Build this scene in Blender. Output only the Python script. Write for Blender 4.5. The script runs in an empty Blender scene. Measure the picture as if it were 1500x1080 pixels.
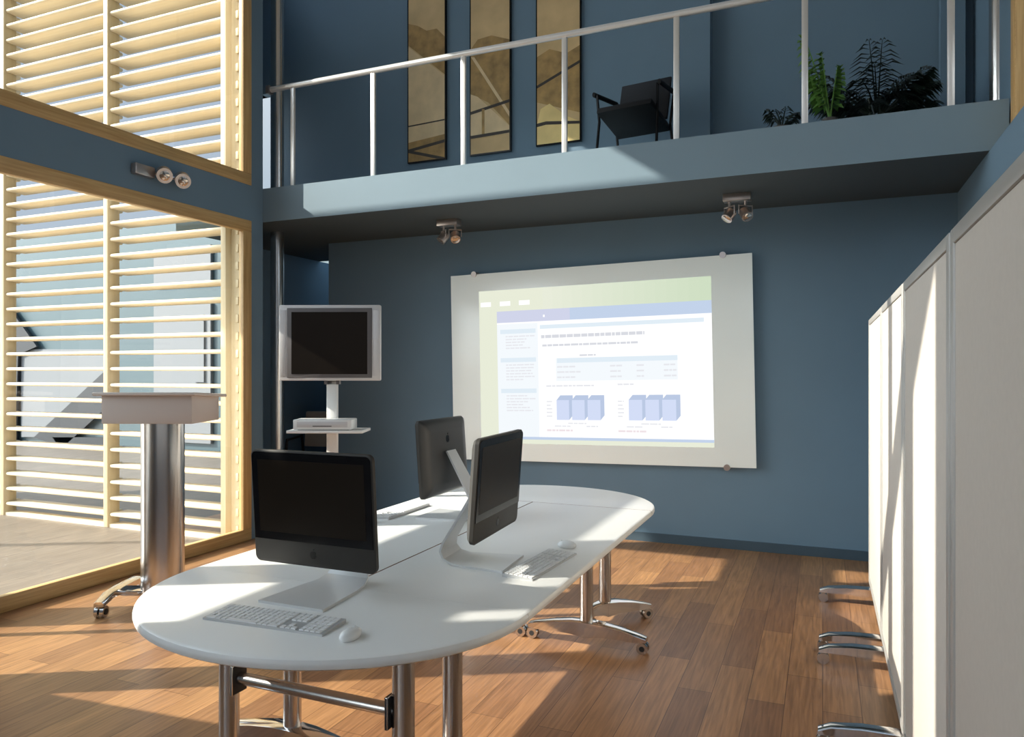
import bpy, bmesh, math, random
from mathutils import Vector, Matrix
random.seed(7)
SC = bpy.context.scene
COL = SC.collection

# ------------------------------------------------------------------ camera, sky, sun, exposure
TH = math.atan(455 / 1079.0)
EYE = 1.47
cam = bpy.data.objects.new('camera', bpy.data.cameras.new('camera'))
COL.objects.link(cam)
cam.location = (0, 0, EYE)
cam.rotation_euler = (math.pi / 2, 0, TH)
cam.data.sensor_width = 36
cam.data.lens = 36 * 1079 / 1500.0
cam.data.shift_y = 3 / 1500.0
cam.data.clip_start = 0.05
SC.camera = cam

W = bpy.data.worlds.new('sky'); SC.world = W; W.use_nodes = True
nt = W.node_tree; nt.nodes.clear()
wo = nt.nodes.new('ShaderNodeOutputWorld'); bg = nt.nodes.new('ShaderNodeBackground')
tc = nt.nodes.new('ShaderNodeTexCoord'); sx = nt.nodes.new('ShaderNodeSeparateXYZ'); rp = nt.nodes.new('ShaderNodeValToRGB')
nt.links.new(tc.outputs['Generated'], sx.inputs[0]); nt.links.new(sx.outputs['Z'], rp.inputs[0])
rp.color_ramp.elements[0].position = 0.0; rp.color_ramp.elements[0].color = (0.50, 0.50, 0.48, 1)
rp.color_ramp.elements[1].position = 0.6; rp.color_ramp.elements[1].color = (0.52, 0.66, 0.85, 1)
e = rp.color_ramp.elements.new(0.04); e.color = (0.72, 0.80, 0.88, 1)

# brighter, whiter sky around the sun
dt = nt.nodes.new('ShaderNodeVectorMath'); dt.operation = 'DOT_PRODUCT'; dt.inputs[1].default_value = Vector((-0.876, -0.483, 0.596)).normalized()
gr = nt.nodes.new('ShaderNodeValToRGB'); mxs = nt.nodes.new('ShaderNodeMixRGB'); mxs.blend_type = 'MULTIPLY'; mxs.inputs[0].default_value = 1
nt.links.new(tc.outputs['Generated'], dt.inputs[0]); nt.links.new(dt.outputs['Value'], gr.inputs[0])
gr.color_ramp.elements[0].position = 0.64; gr.color_ramp.elements[0].color = (.62, .63, .66, 1)
gr.color_ramp.elements[1].position = 0.96; gr.color_ramp.elements[1].color = (8.0, 7.5, 6.8, 1)
nt.links.new(rp.outputs[0], mxs.inputs[1]); nt.links.new(gr.outputs[0], mxs.inputs[2]); nt.links.new(mxs.outputs[0], bg.inputs[0])
bg.inputs[1].default_value = 1.45
nt.links.new(bg.outputs[0], wo.inputs[0])

sun = bpy.data.objects.new('sun', bpy.data.lights.new('sun', 'SUN'))
COL.objects.link(sun)
sd = Vector((0.876, 0.483, -0.596)).normalized()
sun.rotation_euler = sd.to_track_quat('-Z', 'Y').to_euler()
sun.data.energy = 11.0; sun.data.angle = math.radians(0.5); sun.data.color = (1.0, 0.94, 0.84)

SC.view_settings.view_transform = 'Standard'
SC.view_settings.look = 'None'
SC.view_settings.exposure = 0.0
SC.view_settings.gamma = 1.0
SC.view_settings.use_curve_mapping = False

# ------------------------------------------------------------------ materials
def S(r, g, b):
    f = lambda c: (c / 255 / 12.92) if c / 255 <= 0.04045 else ((c / 255 + 0.055) / 1.055) ** 2.4
    return (f(r), f(g), f(b), 1)

def mat(name, col, rough=0.5, metal=0.0, noise=0.0, nscale=8.0, spec=None, bump=0.0):
    m = bpy.data.materials.new(name); m.use_nodes = True
    t = m.node_tree; p = t.nodes['Principled BSDF']
    p.inputs['Base Color'].default_value = col
    p.inputs['Roughness'].default_value = rough
    p.inputs['Metallic'].default_value = metal
    if spec is not None: p.inputs['Specular IOR Level'].default_value = spec
    if noise or bump:
        c = t.nodes.new('ShaderNodeTexCoord'); n = t.nodes.new('ShaderNodeTexNoise')
        n.inputs['Scale'].default_value = nscale; n.inputs['Detail'].default_value = 4
        t.links.new(c.outputs['Object'], n.inputs['Vector'])
        if noise:
            r = t.nodes.new('ShaderNodeValToRGB')
            r.color_ramp.elements[0].position = .3; r.color_ramp.elements[1].position = .7
            r.color_ramp.elements[0].color = tuple(x * (1 - noise) for x in col[:3]) + (1,)
            r.color_ramp.elements[1].color = tuple(min(1, x * (1 + noise)) for x in col[:3]) + (1,)
            t.links.new(n.outputs[0], r.inputs[0]); t.links.new(r.outputs[0], p.inputs['Base Color'])
        if bump:
            b = t.nodes.new('ShaderNodeBump'); b.inputs['Strength'].default_value = bump; b.inputs['Distance'].default_value = .01
            t.links.new(n.outputs[0], b.inputs['Height']); t.links.new(b.outputs[0], p.inputs['Normal'])
    return m

def emit(name, col, s=1.0):
    m = bpy.data.materials.new(name); m.use_nodes = True
    t = m.node_tree; t.nodes.clear()
    o = t.nodes.new('ShaderNodeOutputMaterial'); q = t.nodes.new('ShaderNodeEmission')
    q.inputs[0].default_value = col; q.inputs[1].default_value = s
    t.links.new(q.outputs[0], o.inputs[0])
    return m

def glass(name, tint=(0.80, 0.82, 0.815, 1), ior=1.5):
    m = bpy.data.materials.new(name); m.use_nodes = True
    t = m.node_tree; t.nodes.clear()
    o = t.nodes.new('ShaderNodeOutputMaterial'); mx = t.nodes.new('ShaderNodeMixShader')
    tr = t.nodes.new('ShaderNodeBsdfTransparent'); gl = t.nodes.new('ShaderNodeBsdfGlossy'); fr = t.nodes.new('ShaderNodeFresnel')
    tr.inputs[0].default_value = tint; gl.inputs['Roughness'].default_value = 0.0; fr.inputs[0].default_value = ior
    t.links.new(fr.outputs[0], mx.inputs[0]); t.links.new(tr.outputs[0], mx.inputs[1]); t.links.new(gl.outputs[0], mx.inputs[2])
    t.links.new(mx.outputs[0], o.inputs[0])
    return m

def wood(name, c1, c2, axis='Y', rough=0.45, scale=6.0):
    m = bpy.data.materials.new(name); m.use_nodes = True
    t = m.node_tree; p = t.nodes['Principled BSDF']
    c = t.nodes.new('ShaderNodeTexCoord'); mp = t.nodes.new('ShaderNodeMapping'); n = t.nodes.new('ShaderNodeTexNoise')
    sc = {'X': (0.5, 12, 12), 'Y': (12, 0.5, 12), 'Z': (12, 12, 0.5)}[axis]
    mp.inputs['Scale'].default_value = sc
    n.inputs['Scale'].default_value = scale; n.inputs['Detail'].default_value = 5
    r = t.nodes.new('ShaderNodeValToRGB')
    r.color_ramp.elements[0].position = .3; r.color_ramp.elements[1].position = .7
    r.color_ramp.elements[0].color = c1; r.color_ramp.elements[1].color = c2
    t.links.new(c.outputs['Object'], mp.inputs[0]); t.links.new(mp.outputs[0], n.inputs['Vector'])
    t.links.new(n.outputs[0], r.inputs[0]); t.links.new(r.outputs[0], p.inputs['Base Color'])
    p.inputs['Roughness'].default_value = rough
    return m

def planks(name, c1, c2, gap, rough=0.35, bump=0.25):
    m = bpy.data.materials.new(name); m.use_nodes = True
    t = m.node_tree; p = t.nodes['Principled BSDF']; L = t.links.new
    c = t.nodes.new('ShaderNodeTexCoord'); sp = t.nodes.new('ShaderNodeSeparateXYZ'); cb = t.nodes.new('ShaderNodeCombineXYZ')
    L(c.outputs['Object'], sp.inputs[0]); L(sp.outputs['Y'], cb.inputs['X']); L(sp.outputs['X'], cb.inputs['Y'])
    b = t.nodes.new('ShaderNodeTexBrick')
    b.inputs['Scale'].default_value = 1.0; b.inputs['Brick Width'].default_value = 0.95; b.inputs['Row Height'].default_value = 0.155
    b.inputs['Mortar Size'].default_value = 0.0018; b.inputs['Mortar Smooth'].default_value = 0.3; b.offset = 0.37; b.offset_frequency = 2
    b.inputs['Color1'].default_value = c1; b.inputs['Color2'].default_value = c2; b.inputs['Mortar'].default_value = gap
    L(cb.outputs[0], b.inputs['Vector'])
    mp = t.nodes.new('ShaderNodeMapping'); mp.inputs['Scale'].default_value = (30, 1.6, 1)
    n = t.nodes.new('ShaderNodeTexNoise'); n.inputs['Scale'].default_value = 2.2; n.inputs['Detail'].default_value = 6; n.inputs['Distortion'].default_value = .6
    L(c.outputs['Object'], mp.inputs[0]); L(mp.outputs[0], n.inputs['Vector'])
    r = t.nodes.new('ShaderNodeValToRGB')
    r.color_ramp.elements[0].position = .25; r.color_ramp.elements[1].position = .75
    r.color_ramp.elements[0].color = (.62, .60, .58, 1); r.color_ramp.elements[1].color = (1.25, 1.25, 1.25, 1)
    L(n.outputs[0], r.inputs[0])
    mx = t.nodes.new('ShaderNodeMixRGB'); mx.blend_type = 'MULTIPLY'; mx.inputs[0].default_value = 1
    L(b.outputs['Color'], mx.inputs[1]); L(r.outputs[0], mx.inputs[2]); L(mx.outputs[0], p.inputs['Base Color'])
    p.inputs['Roughness'].default_value = rough
    p.inputs['Specular IOR Level'].default_value = 0.4
    bp = t.nodes.new('ShaderNodeBump'); bp.inputs['Strength'].default_value = bump; bp.inputs['Distance'].default_value = .004
    L(n.outputs[0], bp.inputs['Height']); L(bp.outputs[0], p.inputs['Normal'])
    return m

M = dict(
    blue=mat('blue_paint', (0.134, 0.212, 0.280, 1), .75, noise=.03, nscale=2),
    blue_dark=mat('dark_blue_paint', (0.045, 0.075, 0.10, 1), .6),
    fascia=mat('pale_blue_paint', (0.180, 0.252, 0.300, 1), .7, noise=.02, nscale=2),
    ceil=mat('white_paint', (0.62, 0.62, 0.60, 1), .8),
    floor=planks('floor_planks', (0.255, 0.125, 0.060, 1), (0.445, 0.232, 0.100, 1), (0.12, 0.055, 0.025, 1)),
    deck=planks('deck_planks', (0.17, 0.14, 0.112, 1), (0.20, 0.165, 0.13, 1), (0.11, 0.08, 0.06, 1), .45, .1),
    frame=wood('pale_oak', S(178, 142, 88), S(206, 172, 118), 'Y'),
    framez=wood('pale_oak_upright', S(178, 142, 88), S(206, 172, 118), 'Z'),
    louvre=wood('cream_slats', S(228, 210, 176), S(236, 220, 190), 'X', .6, 3),
    louvrez=wood('cream_uprights', S(200, 180, 142), S(210, 192, 156), 'Z', .6, 3),
    glass=glass('window_glass'), clear=glass('clear_glass', (0.97, 0.98, 0.98, 1)),
    steel=mat('brushed_steel', (0.62, 0.60, 0.58, 1), .22, 1.0),
    chrome=mat('chrome', (0.80, 0.79, 0.78, 1), .10, 1.0),
    rail=mat('rail_steel', (0.78, 0.76, 0.73, 1), .35, .55),
    white=mat('white_laminate', (0.82, 0.815, 0.785, 1), .28, noise=.01, nscale=3),
    edge=mat('grey_edge', (0.62, 0.61, 0.585, 1), .35),
    seam=mat('seam_brown', (0.30, 0.19, 0.14, 1), .6),
    panel=mat('partition_fabric', (0.56, 0.505, 0.445, 1), .8, noise=.02, nscale=60),
    pframe=mat('partition_frame', (0.40, 0.38, 0.35, 1), .4, .15),
    alu=mat('aluminium', (0.046, 0.042, 0.037, 1), .5, .1, spec=.2),
    alu_light=mat('light_aluminium', (0.72, 0.72, 0.71, 1), .35, .35),
    black=mat('gloss_black', (0.006, 0.006, 0.007, 1), .2, spec=.2),
    screen_off=mat('dark_screen', (0.0135, 0.0095, 0.0065, 1), .35, spec=.10),
    backalu=mat('dark_grey_shell', (0.055, 0.053, 0.05, 1), .4, .2),
    rubber=mat('black_rubber', (0.02, 0.02, 0.02, 1), .6),
    key=mat('white_keys', (0.72, 0.72, 0.71, 1), .4),
    kbbase=mat('keyboard_base', (0.50, 0.50, 0.495, 1), .35, .3),
    mouse=mat('white_plastic', (0.82, 0.82, 0.80, 1), .2),
    tvsilver=mat('silver_plastic', (0.62, 0.60, 0.59, 1), .35, .2),
    tvdark=mat('grey_plastic', (0.12, 0.11, 0.11, 1), .4),
    lect=mat('taupe_laminate', (0.66, 0.58, 0.525, 1), .5),
    blackfab=mat('black_leather', (0.006, 0.006, 0.007, 1), .6, spec=.2),
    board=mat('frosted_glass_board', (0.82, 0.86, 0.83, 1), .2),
    under=mat('dark_soffit', (0.055, 0.075, 0.085, 1), .8),
    leaf=mat('dark_leaf', (0.014, 0.026, 0.016, 1), .5, noise=.4, nscale=9),
    leaf2=mat('fresh_leaf', (0.10, 0.23, 0.035, 1), .5, noise=.3, nscale=9),
    pot=mat('dark_pot', (0.06, 0.055, 0.05, 1), .5),
    beige=mat('beige_fabric', (0.62, 0.54, 0.46, 1), .8),
    bulb=mat('lamp_glass', (0.55, 0.50, 0.45, 1), .12, .8),
    lampmetal=mat('lamp_metal', (0.55, 0.48, 0.44, 1), .28, .9),
    facade=mat('facade_glass', (0.070, 0.115, 0.130, 1), .4, noise=.08, nscale=.6),
    facwhite=mat('facade_white', (0.21, 0.22, 0.23, 1), .6),
    tower=mat('pale_blue_facade', (0.030, 0.065, 0.10, 1), .6),
    facdark=mat('facade_dark', (0.03, 0.033, 0.038, 1), .6),
    facmid=mat('facade_grey', (0.16, 0.19, 0.21, 1), .6),
)

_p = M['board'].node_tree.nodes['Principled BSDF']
_p.inputs['Emission Color'].default_value = (0.86, 0.93, 0.87, 1); _p.inputs['Emission Strength'].default_value = 0.12   # faint glow added in place of projector spill light

# ------------------------------------------------------------------ mesh helpers
class MB:
    def __init__(s): s.bm = bmesh.new(); s.mats = []
    def mi(s, m):
        m = M[m] if isinstance(m, str) else m
        if m not in s.mats: s.mats.append(m)
        return s.mats.index(m)
    def face(s, pts, m=None):
        f = s.bm.faces.new([s.bm.verts.new(p) for p in pts])
        if m is not None: f.material_index = s.mi(m)
        return f
    def box(s, x0, x1, y0, y1, z0, z1, m=None, bev=0.0, seg=2):
        r = bmesh.ops.create_cube(s.bm, size=1)
        vs = r['verts']
        for v in vs:
            v.co = Vector((x0 + (v.co.x + .5) * (x1 - x0), y0 + (v.co.y + .5) * (y1 - y0), z0 + (v.co.z + .5) * (z1 - z0)))
        fs = set(f for v in vs for f in v.link_faces)
        if m is not None:
            i = s.mi(m)
            for f in fs: f.material_index = i
        if bev > 0:
            es = list(set(e for v in vs for e in v.link_edges))
            bmesh.ops.bevel(s.bm, geom=es, offset=bev, segments=seg, affect='EDGES', profile=.5)
        return vs
    def obox(s, c, ax, ay, az, m=None, bev=0.0):
        """box with centre c and half-extent vectors ax, ay, az"""
        c = Vector(c); ax = Vector(ax); ay = Vector(ay); az = Vector(az)
        r = bmesh.ops.create_cube(s.bm, size=2); vs = r['verts']
        for v in vs: v.co = c + ax * v.co.x + ay * v.co.y + az * v.co.z
        fs = list(set(f for v in vs for f in v.link_faces))
        if m is not None:
            i = s.mi(m)
            for f in fs: f.material_index = i
        bmesh.ops.recalc_face_normals(s.bm, faces=fs)
        if bev > 0:
            bmesh.ops.bevel(s.bm, geom=list(set(e for v in vs for e in v.link_edges)), offset=bev, segments=2, affect='EDGES', profile=.5)
    def loft(s, rings, m=None, cap=True, closed=True):
        i = s.mi(m) if m is not None else 0
        R = [[s.bm.verts.new(p) for p in ring] for ring in rings]
        n = len(R[0]); fs = []
        for a, b in zip(R, R[1:]):
            for k in range(n if closed else n - 1):
                fs.append(s.bm.faces.new((a[k], a[(k + 1) % n], b[(k + 1) % n], b[k])))
        if cap and closed:
            fs.append(s.bm.faces.new(list(reversed(R[0])))); fs.append(s.bm.faces.new(R[-1]))
        for f in fs: f.material_index = i
        bmesh.ops.recalc_face_normals(s.bm, faces=fs)
        return fs
    def tube(s, pts, r, m=None, seg=12, ry=None):
        pts = [Vector(p) for p in pts]; rings = []
        rs = r if isinstance(r, (list, tuple)) else [r] * len(pts)
        u = None
        for k, p in enumerate(pts):
            d = (pts[min(k + 1, len(pts) - 1)] - pts[max(k - 1, 0)]).normalized()
            if u is None:
                u = Vector((0, 0, 1)) if abs(d.z) < .9 else Vector((1, 0, 0))
            u = (u - d * u.dot(d)).normalized(); v = d.cross(u)
            rings.append([p + u * math.cos(2 * math.pi * a / seg) * rs[k] + v * math.sin(2 * math.pi * a / seg) * (ry if ry else rs[k]) for a in range(seg)])
        return s.loft(rings, m)
    def prism(s, poly, f0, f1, m=None, bev=0.0):
        """poly: list of 2-D points, f0/f1 map (a, b) to 3-D for the two caps"""
        fs = s.loft([[f0(*p) for p in poly], [f1(*p) for p in poly]], m)
        if bev > 0:
            es = list(set(e for f in fs[-2:] for e in f.edges))
            bmesh.ops.bevel(s.bm, geom=es, offset=bev, segments=2, affect='EDGES', profile=.5)
        return fs
    def sphere(s, c, r, m=None, sc=(1, 1, 1), seg=16, rings=10):
        q = bmesh.ops.create_uvsphere(s.bm, u_segments=seg, v_segments=rings, radius=1)
        for v in q['verts']: v.co = Vector(c) + Vector((v.co.x * r * sc[0], v.co.y * r * sc[1], v.co.z * r * sc[2]))
        if m is not None:
            i = s.mi(m)
            for f in set(f for v in q['verts'] for f in v.link_faces): f.material_index = i
    def build(s, name, m=None, parent=None, smooth=35, loc=None, kind=None):
        if m is not None: s.mi(m)
        for e_ in s.bm.edges:
            if len(e_.link_faces) == 2 and e_.calc_face_angle(0) > math.radians(smooth): e_.smooth = False
        for f in s.bm.faces: f.smooth = True
        me = bpy.data.meshes.new(name); s.bm.to_mesh(me); s.bm.free()
        for q in s.mats: me.materials.append(q)
        o = bpy.data.objects.new(name, me); COL.objects.link(o)
        if parent: o.parent = parent
        if loc: o.location = loc
        if kind: o['kind'] = kind
        return o

def thing(name, label, cat, loc=(0, 0, 0), rz=0.0, group=None):
    o = bpy.data.objects.new(name, None); COL.objects.link(o)
    o.location = loc; o.rotation_euler = (0, 0, rz); o.empty_display_size = .1
    o['label'] = label; o['category'] = cat
    if group: o['group'] = group
    return o

def tag(o, label, cat, group=None):
    o['label'] = label; o['category'] = cat
    if group: o['group'] = group
    return o

def kids(o): return [c for c in bpy.data.objects if c.parent == o]
def dup(o, parent=None, loc=None, rz=None, label=None):
    c = o.copy(); COL.objects.link(c)
    c.parent = parent
    if loc: c.location = loc
    if rz is not None: c.rotation_euler = (0, 0, rz)
    if label: c['label'] = label
    for k in kids(o): dup(k, c)
    return c

def sbox(name, m, *b, **k):
    q = MB(); q.box(*b, **k)
    return q.build(name, m, kind='structure')

# ------------------------------------------------------------------ the setting
XL, XR = -4.583, 0.92          # left wall face, right wall face
YF, YB = 5.17, 6.30            # balcony front, back wall
ZS0, ZS1 = 2.787, 3.085        # balcony slab
D = 0.15                       # left wall thickness
CEIL = 6.0
FRONT = -2.6

q = MB(); q.box(-4.74, 1.1, FRONT - .1, 8.1, -.08, 0); q.box(-5.7, -4.74, 5.10, 8.1, -.08, 0); q.build('floor', 'floor', kind='structure')
q = MB(); q.box(-22, -4.74, -8, 5.10, -.10, 0); q.box(-22, -5.7, 5.10, 12, -.10, 0); q.build('terrace', 'deck', kind='structure')
q = MB(); q.box(-5.7, 1.3, FRONT - .1, 5.55, CEIL, CEIL + .1); q.box(-5.7, 1.3, 6.28, 7.4, CEIL, CEIL + .1)
q.box(.5, 1.3, 5.55, 6.28, CEIL, CEIL + .1); q.box(-5.7, -5.55, 5.55, 6.28, CEIL, CEIL + .1); q.build('ceiling', 'ceil', kind='structure')
q = MB(); q.face([(-5.55, 5.55, CEIL + .05), (.5, 5.55, CEIL + .05), (.5, 6.28, CEIL + .05), (-5.55, 6.28, CEIL + .05)], 'clear'); q.build('window_10', kind='structure')  # skylight added to brighten the upper balcony wall

# back walls
sbox('wall_back', 'blue', -4.72, XR, YB, YB + .12, 0, ZS0)
sbox('baseboard_back', 'blue_dark', -4.72, XR, YB - .014, YB, 0, .075)
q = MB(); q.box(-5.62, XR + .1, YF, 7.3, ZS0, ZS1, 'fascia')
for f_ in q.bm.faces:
    if f_.calc_center_median().z < ZS0 + .01: f_.material_index = q.mi('under')  # slab underside darker than its pale blue front
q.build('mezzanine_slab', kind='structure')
q = MB(); q.box(-5.45, -.865, YB, YB + .1, ZS1, CEIL); q.box(-5.7, -5.45, YB, YB + .1, 4.46, CEIL)
q.box(.811, .97, YB, YB + .1, ZS1, CEIL); q.loft([[(-4.75, 5.17, z), (-5.60, 6.0, z), (-5.66, 6.0, z), (-4.83, 5.17, z)] for z in (ZS1, CEIL)], None)
q.box(-5.66, -5.60, 6.0, 6.4, 4.46, CEIL)
q.build('wall_upper_back', 'blue', kind='structure')
q = MB(); q.box(-1.0, 1.1, 6.44, 6.54, ZS1, CEIL); q.box(-.965, -.865, YB + .1, 6.44, ZS1, CEIL)
q.build('wall_recess', 'blue', kind='structure')

# passage to the left, under the balcony
q = MB()
q.loft([[(-4.75, 5.17, z), (-5.60, 6.0, z), (-5.66, 6.0, z), (-4.83, 5.17, z)] for z in (0, ZS0)], None)
q.box(-5.66, -5.60, 6.0, 8.0, 0, ZS0); q.box(-5.66, -4.6, 8.0, 8.1, 0, 3.5); q.box(-4.72, -4.62, 7.3, 8.0, ZS0, 3.5); q.box(-4.72, -4.62, YB + .12, 8.0, 0, ZS0)
q.build('wall_passage', 'blue', kind='structure')
# steel columns through the balcony
for nm, x, y in (('column', -4.79, 5.60), ('column', 1.055, 5.60)):
    q = MB()
    zb = 0 if x < 0 else ZS1
    q.tube([(x, y, zb), (x, y, CEIL)], .062, 'steel', 24)
    q.tube([(x, y, zb), (x, y, zb + .03)], .085, 'steel', 24)
    q.build('column', kind='structure')

# left wall: blue band, posts and pillars between the openings
q = MB()
q.box(XL - D, XL, FRONT, YF, 2.772, 3.079)
q.box(XL - D, XL, 5.026, YF, 0, 2.772); q.box(XL - D, XL, 5.026, YF, 3.079, CEIL)
for a, b in ((2.70, 2.78), (1.62, 1.70), (.58, .66), (FRONT, -.05)): q.box(XL - D, XL, a, b, 0, 2.772)
for a, b in ((.135, .22), (FRONT, -.56)): q.box(XL - D, XL, a, b, 3.079, CEIL)
for a, b in ((.55, .99), (-.56, -.12)): q.box(XL - D, XL - .06, a, b, 3.079, 3.43)  # low blocks added out of view to trim the sun patches
q.box(XL - D, XL, FRONT, 5.026, 5.56, CEIL)
q.build('wall_left', 'blue', kind='structure')

def window(n, y0, y1, z0, z1, w=.1, mull=(), x=XL, d=.045, side=1):
    """oak frame with one glass pane in a wall of constant X"""
    r = MB(); i = side * .006
    xa, xb = sorted((x - side * d, x + i))
    r.box(xa, xb, y0, y1, z0, z0 + w, 'frame', bev=.004); r.box(xa, xb, y0, y1, z1 - w, z1, 'frame', bev=.004)
    r.box(xa, xb, y0, y0 + w, z0 + w, z1 - w, 'framez', bev=.004); r.box(xa, xb, y1 - w, y1, z0 + w, z1 - w, 'framez', bev=.004)
    for a, b in mull: r.box(xa, xb, a, b, z0 + w, z1 - w, 'framez')
    f = r.build('window_%d' % n, kind='structure')
    p = MB(); xm = (xa + xb) / 2
    p.face([(xm, y0 + w * .9, z0 + w * .9), (xm, y1 - w * .9, z0 + w * .9), (xm, y1 - w * .9, z1 - w * .9), (xm, y0 + w * .9, z1 - w * .9)], 'glass')
    p.build('pane', parent=f)
    return f
window(1, 2.78, 5.026, 0, 2.772)
window(2, 1.70, 2.70, 0, 2.772, .09, ((2.43, 2.465),))
window(3, .66, 1.62, 0, 2.772, .09)
window(4, -.05, .58, 0, 2.772, .09)
window(5, .92, 5.026, 3.079, 5.56)
window(6, .22, .92, 3.079, 5.56, .08)
window(7, -.56, .135, 3.079, 5.56, .08)

# right wall: solid below, oak window band above
q = MB(); q.box(XR, 1.25, FRONT, YB + .12, 0, 2.785); q.build('wall_right', 'blue', kind='structure')
q = MB(); q.box(1.04, 1.25, 5.16, 7.3, 2.785, CEIL); q.box(1.04, 1.25, FRONT, 5.16, 5.72, CEIL); q.box(1.04, 1.25, FRONT, -1.0, 2.785, 5.72)
q.build('wall_right_upper', 'blue', kind='structure')
window(8, -1.0, 5.16, 2.785, 5.72, .11, ((2.0, 2.1),), 1.03, .13, -1)

# wall behind the camera; its tall window is added to brighten the room
q = MB()
q.box(-5.0, 1.3, FRONT - .1, FRONT, 0, .3); q.box(-5.0, 1.3, FRONT - .1, FRONT, 5.7, CEIL)
q.box(-5.0, -4.2, FRONT - .1, FRONT, .3, 5.7); q.box(.6, 1.3, FRONT - .1, FRONT, .3, 5.7)
q.build('wall_front', 'blue', kind='structure')
r = MB()
for a, b in ((-4.2, -4.1), (-2.65, -2.55), (-1.05, -.95), (.5, .6)): r.box(a, b, FRONT - .09, FRONT, .3, 5.7, 'framez')
r.box(-4.2, .6, FRONT - .09, FRONT, .3, .4, 'frame'); r.box(-4.2, .6, FRONT - .09, FRONT, 5.6, 5.7, 'frame')
f = r.build('window_9', kind='structure')
p = MB(); p.face([(-4.15, FRONT - .05, .35), (.55, FRONT - .05, .35), (.55, FRONT - .05, 5.65), (-4.15, FRONT - .05, 5.65)], 'clear'); p.build('pane', parent=f)

# ------------------------------------------------------------------ outside: added sun blockers, louvre screen, facade
q = MB()
prof = [(2.10, 0), (1.364, 1.108), (.834, 1.888), (.60, 2.2), (-1.5, 2.2), (-1.5, 0)]
q.prism(prof, lambda a, b: (-4.93, a, b), lambda a, b: (-4.83, a, b), 'facwhite')
q.build('sun_blocker_slope', kind='structure')  # unseen slope added to cast the slanted shadow on the floor
q = MB(); q.box(-7.97, -5.13, 2.55, 2.65, 4.17, 5.93); q.box(-9.0, -7.97, 2.55, 2.65, 4.69, 5.93)
q.box(-5.20, -5.13, 2.56, 2.64, 0, 4.2); q.box(-9.0, -8.93, 2.56, 2.64, 0, 4.5)
q.build('sun_blocker_board', 'facwhite', kind='structure')  # unseen board on posts, added to keep sun off the back wall
q = MB(); pr = [(-.6, 5.2), (-.144, 4.9), (.25, 4.62), (1.36, 3.66), (1.36, 3.95), (.25, 5.0), (-.1, 5.34), (-.6, 5.5)]
q.prism(pr, lambda a, b: (-4.80, a, b), lambda a, b: (-4.76, a, b), 'facwhite'); q.build('sun_blocker_bar', kind='structure')  # unseen bar added to shape the slanted shadows on the partitions

t = thing('louvre_screen', 'tall cream slatted wooden sun screen standing outside behind the glass wall', 'sun screen', (0, 4.90, 0))
stiles = [-10.4, -9.05, -7.69, -6.2, -4.764]
for i, x in enumerate(stiles):
    q = MB(); q.box(x - .028, x + .028, -.015, .115, 0, 5.95, 'louvrez', bev=.004); q.build('upright', parent=t)
q = MB(); q.box(-6.38, -6.335, .11, .15, 0, 5.95, 'louvrez'); q.build('upright', parent=t)
for a, b in zip(stiles, stiles[1:]):
    q = MB(); z = .10
    while z < 5.95:
        q.box(a + .028, b - .028, 0, .205, z, z + .034, 'louvre', bev=.0165, seg=4); z += .152
    q.box(a + .028, b - .028, 0, .14, 0, .03, 'louvre')
    q.build('slat_panel', parent=t)
for za, zb in ((0, 2.77), (3.08, 5.555)):
    q = MB(); q.box(-4.735, -4.635, .05, .10, za, zb, 'louvrez'); z = za + .06
    while z < zb - .08:
        q.box(-4.665, -4.635, .025, .05, z, z + .07, 'louvrez', bev=.008); z += .152
    q.build('end_board', parent=t)

t = thing('building', 'blue-grey glazed building with white panels seen through the wooden slats', 'building', (-12, 10.2, 0))
q = MB(); q.box(-8, 4.5, 0, 2.0, -.02, 4.3, 'facade'); q.build('facade', parent=t)
q = MB(); q.box(.6, 2.6, 2.4, 4, 0, 9.5, 'tower'); q.build('tower', parent=t)
def fpanel(nm, m, pts, dy=-.06, th=.05):
    q = MB(); q.loft([[(a, dy, b) for a, b in pts], [(a, dy + th, b) for a, b in pts]], m); return q.build(nm, parent=t)
def fq(px, py, Y=10.2):
    c, s = math.cos(TH), math.sin(TH); u = (px - 750) / 1079; v = (543 - py) / 1079
    k = Y / (u * s + c); return ((u * c - s) * k + 12, 1.47 + v * k)
def rect(x0, y0, x1, y1):
    a = fq(x0, y0); b = fq(x1, y1); return [(a[0], b[1]), (b[0], b[1]), (b[0], a[1]), (a[0], a[1])]
fpanel('white_panel', 'facwhite', rect(229, 447, 312, 650))
fpanel('white_panel', 'facwhite', rect(229, 366, 312, 415))
fpanel('white_panel', 'facwhite', rect(290, 462, 304, 560), -.09)
fpanel('white_panel', 'facwhite', [fq(35, 512), fq(160, 512), fq(160, 560), fq(60, 640), fq(35, 640)])
fpanel('plinth', 'facdark', rect(158, 652, 420, 748))
fpanel('stair_stringer', 'facdark', [fq(-40, 395), fq(8, 432), fq(62, 508), fq(35, 520), fq(30, 660), fq(-40, 660)], -.12)
fpanel('stair_stringer', 'facdark', [fq(58, 640), fq(160, 545), fq(160, 600), fq(100, 655)], -.12)
fpanel('stair_stringer', 'facdark', [fq(85, 640), fq(160, 640), fq(160, 715), fq(120, 690)], -.12)

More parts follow.
